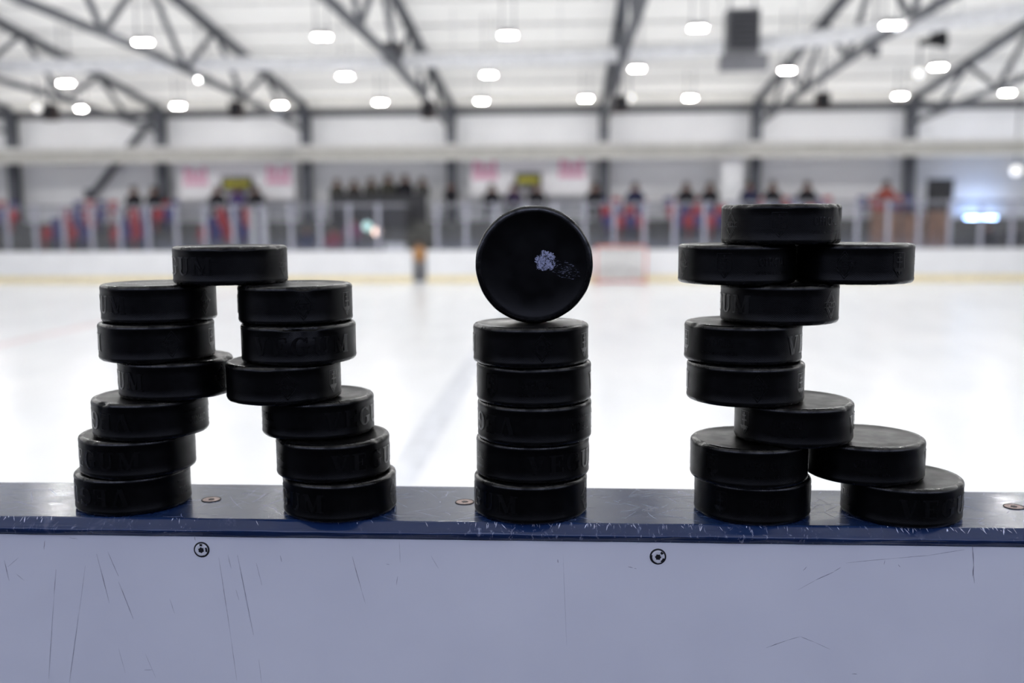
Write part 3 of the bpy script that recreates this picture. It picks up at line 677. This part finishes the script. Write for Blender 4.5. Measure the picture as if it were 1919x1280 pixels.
# scuff marks on the white panel
marks = [((181, 1038), (205, 1130), .9), ((202, 1034), (222, 1080), 1.0), ((222, 1090), (250, 1160), 1.0), ((105, 1067), (101, 1120), .9), ((101, 1120), (91, 1272), .7), ((160, 1060), (148, 1150), .5), ((148, 1150), (130, 1279), .8),
         ((84, 1013), (82, 1030), .8), ((8, 1050), (17, 1088), .9), ((15, 1062), (35, 1045), .6), ((30, 1075), (45, 1088), .6), ((130, 1008), (146, 1010), .7), ((410, 1045), (432, 1190), .7), ((432, 1190), (444, 1275), .5), ((445, 1040), (475, 1190), .9),
         ((427, 1040), (433, 1065), .6), ((442, 1105), (448, 1125), .5), ((525, 1041), (528, 1053), 1.1), ((660, 1043), (678, 1108), .9), ((678, 1108), (685, 1132), .5), ((724, 1057), (730, 1058), .8), ((745, 1080), (743, 1096), .7), ((480, 1055), (491, 1097), .6),
         ((748, 1014), (750, 1055), .4), ((808, 1042), (822, 1066), .5), ((1045, 1048), (1046, 1055), 1.3), ((1177, 1062), (1186, 1064), 1.1), ((1188, 1065), (1193, 1066), .6), ((1529, 1087), (1562, 1072), 1.3), ((1495, 1106), (1529, 1087), .5), ((1562, 1072), (1576, 1063), .6),
         ((1585, 1055), (1680, 1046), .6), ((1680, 1046), (1740, 1041), .7), ((1740, 1041), (1808, 1030), .7), ((1822, 1019), (1825, 1060), 1.2), ((1825, 1060), (1823, 1080), 1.3), ((1824, 1070), (1826, 1093), .6), ((1505, 1070), (1512, 1062), .7), ((1658, 1050), (1657, 1058), .6), ((1683, 1058), (1687, 1063), .8),
         ((1436, 1214), (1475, 1200), .9), ((1475, 1200), (1500, 1193), .7), ((1500, 1193), (1525, 1203), .7), ((1525, 1203), (1556, 1217), .5), ((270, 1256), (286, 1255), .7), ((272, 1225), (292, 1270), .4), ((222, 1215), (235, 1262), .4), ((1596, 1263), (1606, 1263), 1.0), ((1055, 1040), (1062, 1210), .3),
         ((485, 1235), (490, 1279), .4), ((364, 1004), (366, 1013), .9), ((318, 1122), (327, 1150), .5)]
bm = nb()
for (a, b, wd) in marks:
    A, B = at(*a, -.0406), at(*b, -.0406); d = (B-A); n = Vector((-d.z, 0, d.x)).normalized()
    vs0 = []
    for k in range(5):
        t = k/4; ww = .00022*wd*(.25+.75*math.sin(math.pi*min(.98, max(.02, t)))); q = A+d*t+n*random.uniform(-.00008, .00008)
        vs0.append((bm.verts.new(q+n*ww), bm.verts.new(q-n*ww)))
    for u, v_ in zip(vs0, vs0[1:]): bm.faces.new((u[0], u[1], v_[1], v_[0]))
o = obj('scuff_marks', bm, M['scuff'], panel); tag(o, kind='stuff')

# ================================================================== THE PUCKS
PR, PT = .0381, .0254
SEG = 144
def puck_mesh(name, chips, seed, m):
    rnd = random.Random(seed)
    prof = [(0, .0004), (.020, .0004), (.0325, .0004), (.0335, 0), (.0358, 0), (.0369, .00035), (.0377, .0011), (.03805, .0022), (.0381, .0033), (.03795, .0037), (.03795, .0080), (.03795, .0127), (.03795, .0174), (.03795, .0217),
            (.0381, .0221), (.03805, .0232), (.0377, .0243), (.0369, .02505), (.0358, PT), (.0335, PT), (.0325, PT-.0004), (.020, PT-.0004), (0, PT-.0004)]
    ph = [rnd.uniform(0, 6.28) for _ in range(6)]
    bm = nb(); rings = []
    for r, z in prof:
        if r == 0: rings.append([bm.verts.new((0, 0, z))]); continue
        ring = []
        for k in range(SEG):
            th = 2*math.pi*k/SEG; rr, zz = r, z
            if r > .0365: rr += .00008*(math.sin(3*th+ph[0])+math.sin(7*th+ph[1])) + .00006*math.sin(17*th+ph[2])*(1 if z < .004 or z > .0215 else .2)
            for (ca, cw, depth, top, drop) in chips:
                d = (th-math.radians(ca)+math.pi) % (2*math.pi)-math.pi
                g_ = math.exp(-(d/math.radians(cw))**2)
                if g_ < .02: continue
                edge = PT if top else 0
                hgt = max(0, 1-abs(z-edge)/drop); inn = max(0, 1-(PR-r)/.0050) if r < .037 else 1
                jag = 1+.35*math.sin(d*90+ph[3])+.25*math.sin(d*170+ph[4])
                rr -= depth*g_*hgt*jag*(1 if r > .0365 else .3)*inn
                if abs(z-edge) < .0015: zz += (-1 if top else 1)*depth*.7*g_*inn*jag
            ring.append(bm.verts.new((rr*math.sin(th), -rr*math.cos(th), zz)))
        rings.append(ring)
    for A, B in zip(rings, rings[1:]):
        for k in range(SEG):
            k2 = (k+1) % SEG
            if len(A) == 1: bm.faces.new((A[0], B[k2], B[k]))
            elif len(B) == 1: bm.faces.new((A[k], A[k2], B[0]))
            else: bm.faces.new((A[k], A[k2], B[k2], B[k]))
    me = bpy.data.meshes.new(name); bm.normal_update(); bm.to_mesh(me); bm.free(); me.materials.append(m)
    for p in me.polygons: p.use_smooth = True
    return me
# --- moulded marks, drawn flat in millimetres (s to the right, z up, centred) then wrapped round the side
def Q(*p): return p
def rect(x0, z0, x1, z1): return Q((x0, z0), (x1, z0), (x1, z1), (x0, z1))
def stroke(a, b, wdt):
    dx, dz = b[0]-a[0], b[1]-a[1]; L = math.hypot(dx, dz); nx, nz = -dz/L*wdt/2, dx/L*wdt/2
    return Q((a[0]+nx, a[1]+nz), (a[0]-nx, a[1]-nz), (b[0]-nx, b[1]-nz), (b[0]+nx, b[1]+nz))
def arc(cx, cz, rx, rz, a0, a1, wx, wz, n=10):
    out = []
    for k in range(n):
        t0, t1 = (math.radians(a0+(a1-a0)*i/n) for i in (k, k+1))
        out.append(Q((cx+rx*math.cos(t0), cz+rz*math.sin(t0)), (cx+(rx-wx)*math.cos(t0), cz+(rz-wz)*math.sin(t0)), (cx+(rx-wx)*math.cos(t1), cz+(rz-wz)*math.sin(t1)), (cx+rx*math.cos(t1), cz+rz*math.sin(t1))))
    return out
H = 6.0
G_V = [stroke((-3.6, H-.5), (-.2, -H), 3.2), stroke((3.9, H-.5), (.5, -H), 1.3), rect(-6.2, H-1.0, -1.2, H), rect(1.8, H-1.0, 6.0, H)]
G_E = [rect(-3.9, -H, -.9, H), rect(-5.2, H-1.0, 4.6, H), rect(-5.2, -H, 4.6, -H+1.0), rect(-.9, -.5, 2.0, .6), rect(1.3, -2.0, 2.1, 2.1), rect(3.6, H-3.4, 4.6, H), rect(3.8, -H, 4.9, -H+3.6)]
G_G = arc(0, 0, 5.8, 6.3, 40, 320, 3.0, 1.1, 16) + [rect(1.9, -4.6, 4.9, -.2), rect(.4, -.9, 6.0, .1), rect(3.8, 2.4, 4.8, 5.8)]
G_U = [rect(-4.4, -2.6, -1.4, H), rect(2.9, -2.6, 4.2, H), rect(-5.8, H-1.0, -.2, H), rect(1.6, H-1.0, 5.6, H)] + arc(-.1, -2.6, 4.3, 3.7, 180, 360, 2.2, 1.2, 10)
G_M = [rect(-5.6, -H, -4.4, H), rect(3.0, -H, 6.2, H), rect(-7.2, -H, -2.8, -H+1.0), rect(1.6, -H, 7.6, -H+1.0), rect(-7.2, H-1.0, -3.2, H), rect(4, H-1.0, 7.6, H), stroke((-4.3, H-.4), (.2, -H+.6), 2.9), stroke((3.8, H-.4), (.2, -H+.6), 1.1)]
def crest():
    out = [stroke((-4.6, 7.4), (4.6, 7.4), .5), stroke((-4.6, 7.4), (-4.6, -2.2), .5), stroke((4.6, 7.4), (4.6, -2.2), .5), stroke((-4.6, -2.2), (0, -8.0), .5), stroke((4.6, -2.2), (0, -8.0), .5)]
    out += [rect(-.55, -2.4, .55, 6.6), rect(-1.9, 3.9, 1.9, 4.9), rect(-2.6, .9, 2.6, 2.0)]
    out += [Q((-4.0, -2.3), (-2.2, -4.9), (-.5, -4.0), (-2.2, -1.9)), Q((4.0, -2.3), (2.2, -1.9), (.5, -4.0), (2.2, -4.9)), Q((-2.0, -2.6), (0, -7.0), (2.0, -2.6), (0, -1.6))]
    return out
def diamond():
    out = []
    for k in (1., .72):
        for s in (1, -1): out += [stroke((-5.2*k, s*1.6), (0, s*(1.6+7.2*k)), .55), stroke((5.2*k, s*1.6), (0, s*(1.6+7.2*k)), .55)]
    out += [rect(-7.0, 1.3, 7.0, 1.7), rect(-7.0, -1.7, 7.0, -1.3)]
    for i, x in enumerate((-5, -2.6, -.2, 2.2, 4.6)): out += [rect(x, -1.0, x+.45, 1.0), rect(x, -1.0 if i % 2 else .55, x+1.5, -.55 if i % 2 else 1.0)]
    return out
def text_polys(s, size):
    cu = bpy.data.curves.new('t', 'FONT'); cu.body = s; cu.size = size; cu.align_x = 'CENTER'; cu.align_y = 'CENTER'; cu.resolution_u = 2; cu.space_character = 1.08
    o = bpy.data.objects.new('t', cu); C.objects.link(o); dg = bpy.context.evaluated_depsgraph_get(); dg.update()
    me = o.evaluated_get(dg).to_mesh(); out = [tuple((me.vertices[i].co.x, me.vertices[i].co.y) for i in p.vertices) for p in me.polygons]
    o.evaluated_get(dg).to_mesh_clear(); bpy.data.objects.remove(o); bpy.data.curves.remove(cu)
    return out
OFF = [tuple((x*.78, z*1.25+1.6) for x, z in q) for q in text_polys('OFFICIAL', 6.2)] + [tuple((x*.95, z-5.0) for x, z in q) for q in text_polys('MADE IN SLOVAKIA', 2.7)]
LAY = [('letter', G_V, -84), ('letter', G_E, -64), ('letter', G_G, -44), ('letter', G_U, -23), ('letter', G_M, 0), ('diamond_emblem', diamond(), 95), ('crest_emblem', crest(), 149), ('lettering', OFF, 197)]
def wrap(polys, ang, flip):
    bm = nb(); base = math.radians(ang)
    for q in polys:
        q = [(-x, -z) if flip else (x, z) for x, z in q]
        f = bm.faces.new([bm.verts.new((x, 0, z)) for x, z in q])
    bmesh.ops.triangulate(bm, faces=bm.faces)
    es = [e_ for e_ in bm.edges if abs(e_.verts[0].co.x-e_.verts[1].co.x) > 2.4]
    if es: bmesh.ops.subdivide_edges(bm, edges=es, cuts=2)
    bm.normal_update()
    for v_ in bm.verts:
        th = base+v_.co.x*.001/PR; z = PT/2+v_.co.z*.001; r = PR+.00016
        v_.co = (r*math.sin(th), -r*math.cos(th), z)
    bm.normal_update()
    for f in bm.faces:
        c_ = f.calc_center_median()
        if f.normal.dot(Vector((c_.x, c_.y, 0))) < 0: f.normal_flip()
    return bm
def add_marks(p, M_ang, flip):
    for nm, polys, rel in LAY:
        a = M_ang-rel if flip else M_ang+rel
        a = (a+180) % 360-180
        if abs(a) > 112: continue      # moulded on the side that faces away
        o = obj(nm, wrap(polys, a, flip), M['letters'], p)
# level, x mm, y mm, angle of the letter M, upside down, chips (angle, width, depth, top edge, height), label
PK = [
 (0, -302.0, .3, 262, True, [(60, 6, .0006, True, .004)], 'black puck at the foot of the leftmost leaning stack, on the blue rail'),
 (1, -296.8, -1.0, -10, False, [(-50, 7, .0009, True, .005)], 'black puck second from the bottom in the leftmost leaning stack'),
 (2, -286.9, .1, 247, True, [(-52, 4, .0026, True, .005)], 'black puck with nicked left rim, third from the bottom in the leftmost stack'),
 (3, -271.0, 8.1, -45, False, [(62, 6, .0012, True, .004)], 'black puck jutting right, fourth from the bottom in the leftmost stack'),
 (4, -282.2, 5.7, -82, False, [], 'black puck with shield crest at right, fifth from bottom in the leftmost stack'),
 (5, -281.8, 10.9, -45, False, [(38, 5, .0008, False, .004)], 'black puck with pale print on top, highest in the leftmost stack under the bridging puck'),
 (6, -230.7, 12.3, -30, False, [(-10, 5, .0009, True, .003), (14, 6, .0008, True, .003), (55, 5, .0010, True, .004)], 'black puck bridging the two left stacks at their top'),
 (0, -154.1, -7.8, -28, False, [], 'black puck at the foot of the second stack from the left, on the blue rail'),
 (1, -158.5, -5.6, 90, False, [(52, 6, .0012, True, .004)], 'black puck second from the bottom in the second stack from the left'),
 (2, -171.3, 6.0, 98, False, [(28, 3, .0008, True, .003)], 'black puck with large letters at its right, third from the bottom in the second stack'),
 (3, -191.1, -5.5, -92, False, [(-20, 9, .0006, True, .003), (22, 4, .0006, False, .004)], 'black puck jutting left, fourth from the bottom in the second stack'),
 (4, -180.8, -2.7, 45, False, [(-4, 13, .0034, True, .0095), (14, 6, .0026, True, .007)], 'black puck with a big bite out of its upper front rim, in the second stack'),
 (5, -183.7, 2.7, -88, False, [(8, 6, .0024, True, .0045)], 'black puck with a small rim chip, highest in the second stack under the bridging puck'),
 (0, -24.1, -6.1, -24, False, [], 'black puck at the foot of the straight middle stack, on the blue rail'),
 (1, -22.7, -2.4, 88, False, [], 'black puck second from the bottom in the straight middle stack'),
 (2, -21.2, -5.9, -112, True, [], 'black puck with upside-down lettering, third from the bottom in the middle stack'),
 (3, -21.8, -5.9, 166, False, [(-12, 16, .0004, True, .004)], 'black puck fourth from the bottom in the straight middle stack'),
 (4, -23.7, -7.4, -84, False, [(-70, 6, .0008, False, .004)], 'black puck fifth from the bottom, directly under the upright puck'),
 (0, 124.5, -3.1, 180, False, [], 'black puck at the left foot of the right figure, on the blue rail'),
 (1, 120.6, -8.9, 175, False, [(-55, 8, .0010, True, .005)], 'black puck second from the bottom, left side of the right figure'),
 (0, 222.2, -4.8, 92, False, [], 'black puck at the right foot of the right figure, on the blue rail'),
 (1, 198.5, .1, 170, False, [], 'black puck resting on the far right foot puck of the right figure'),
 (2, 150.0, -5.2, 158, False, [(60, 4, .0009, True, .004)], 'black puck lying across the two lower pucks in the right figure'),
 (3, 118.2, -3.3, -83, False, [], 'black puck with a shield crest at its right, fourth level of the right figure'),
 (4, 116.8, 1.9, 140, False, [(-55, 5, .0012, True, .004), (48, 5, .0008, False, .004)], 'black puck with large letters at its right edge, fifth level of the right figure'),
 (5, 140.6, 4.7, -38, False, [], 'black puck just below the two arms of the right figure'),
 (6, 112.4, 6.5, 200, False, [], 'black puck forming the left arm of the right figure'),
 (6, 188.9, 9.5, -102, False, [], 'black puck forming the right arm of the right figure'),
 (7, 139.9, 2.9, 210, False, [(-62, 10, .0016, True, .006), (-35, 7, .0011, True, .004), (5, 6, .0007, True, .003), (48, 8, .0014, True, .006), (72, 8, .0014, True, .009), (66, 9, .0014, False, .008), (-72, 5, .0010, False, .006)], 'battered black puck with a ragged rim at the very top of the right figure'),
]
pucks = []
for i, (lev, x, y, ma, flip, chips, label) in enumerate(PK):
    x *= .001; y *= .001
    o = link('hockey_puck', puck_mesh('hockey_puck', chips, i, M['rubber'])); o.location = (x, y, lev*(PT+.00002)+.00004)
    d = CAM-Vector((x, y, 0)); o.rotation_euler.z = math.atan2(d.x, -d.y)
    add_marks(o, ma, flip)
    tag(o, label, 'puck', 'stacked ice hockey pucks'); pucks.append(o)
# the upright puck
o = link('hockey_puck', puck_mesh('hockey_puck', [], 99, M['rubber_scuff']))
o.rotation_euler = (math.pi/2, 0, math.radians(1.0)); o.location = (-.0215, -.0055+PT/2, 5*(PT+.00002)+PR+.0002)
tag(o, 'black puck balanced upright on its edge with a pale scuff mark on its face', 'puck', 'stacked ice hockey pucks')
# pale print on the flat face of two pucks
for idx, ang, cy in ((5, .3, .004), (12, 1.2, .012)):
    bm = nb()
    for k, gl in enumerate((G_V, G_E, G_G)):
        for q in gl: bm.faces.new([bm.verts.new((-.013+k*.0125+a*.0008, b*.0008, 0)) for a, b in q])
    bmesh.ops.recalc_face_normals(bm, faces=bm.faces)
    o = obj('printed_logo', bm, M['print'], pucks[idx]); o.location = (-.004, cy, PT-.0004+.00006); o.rotation_euler.z = ang
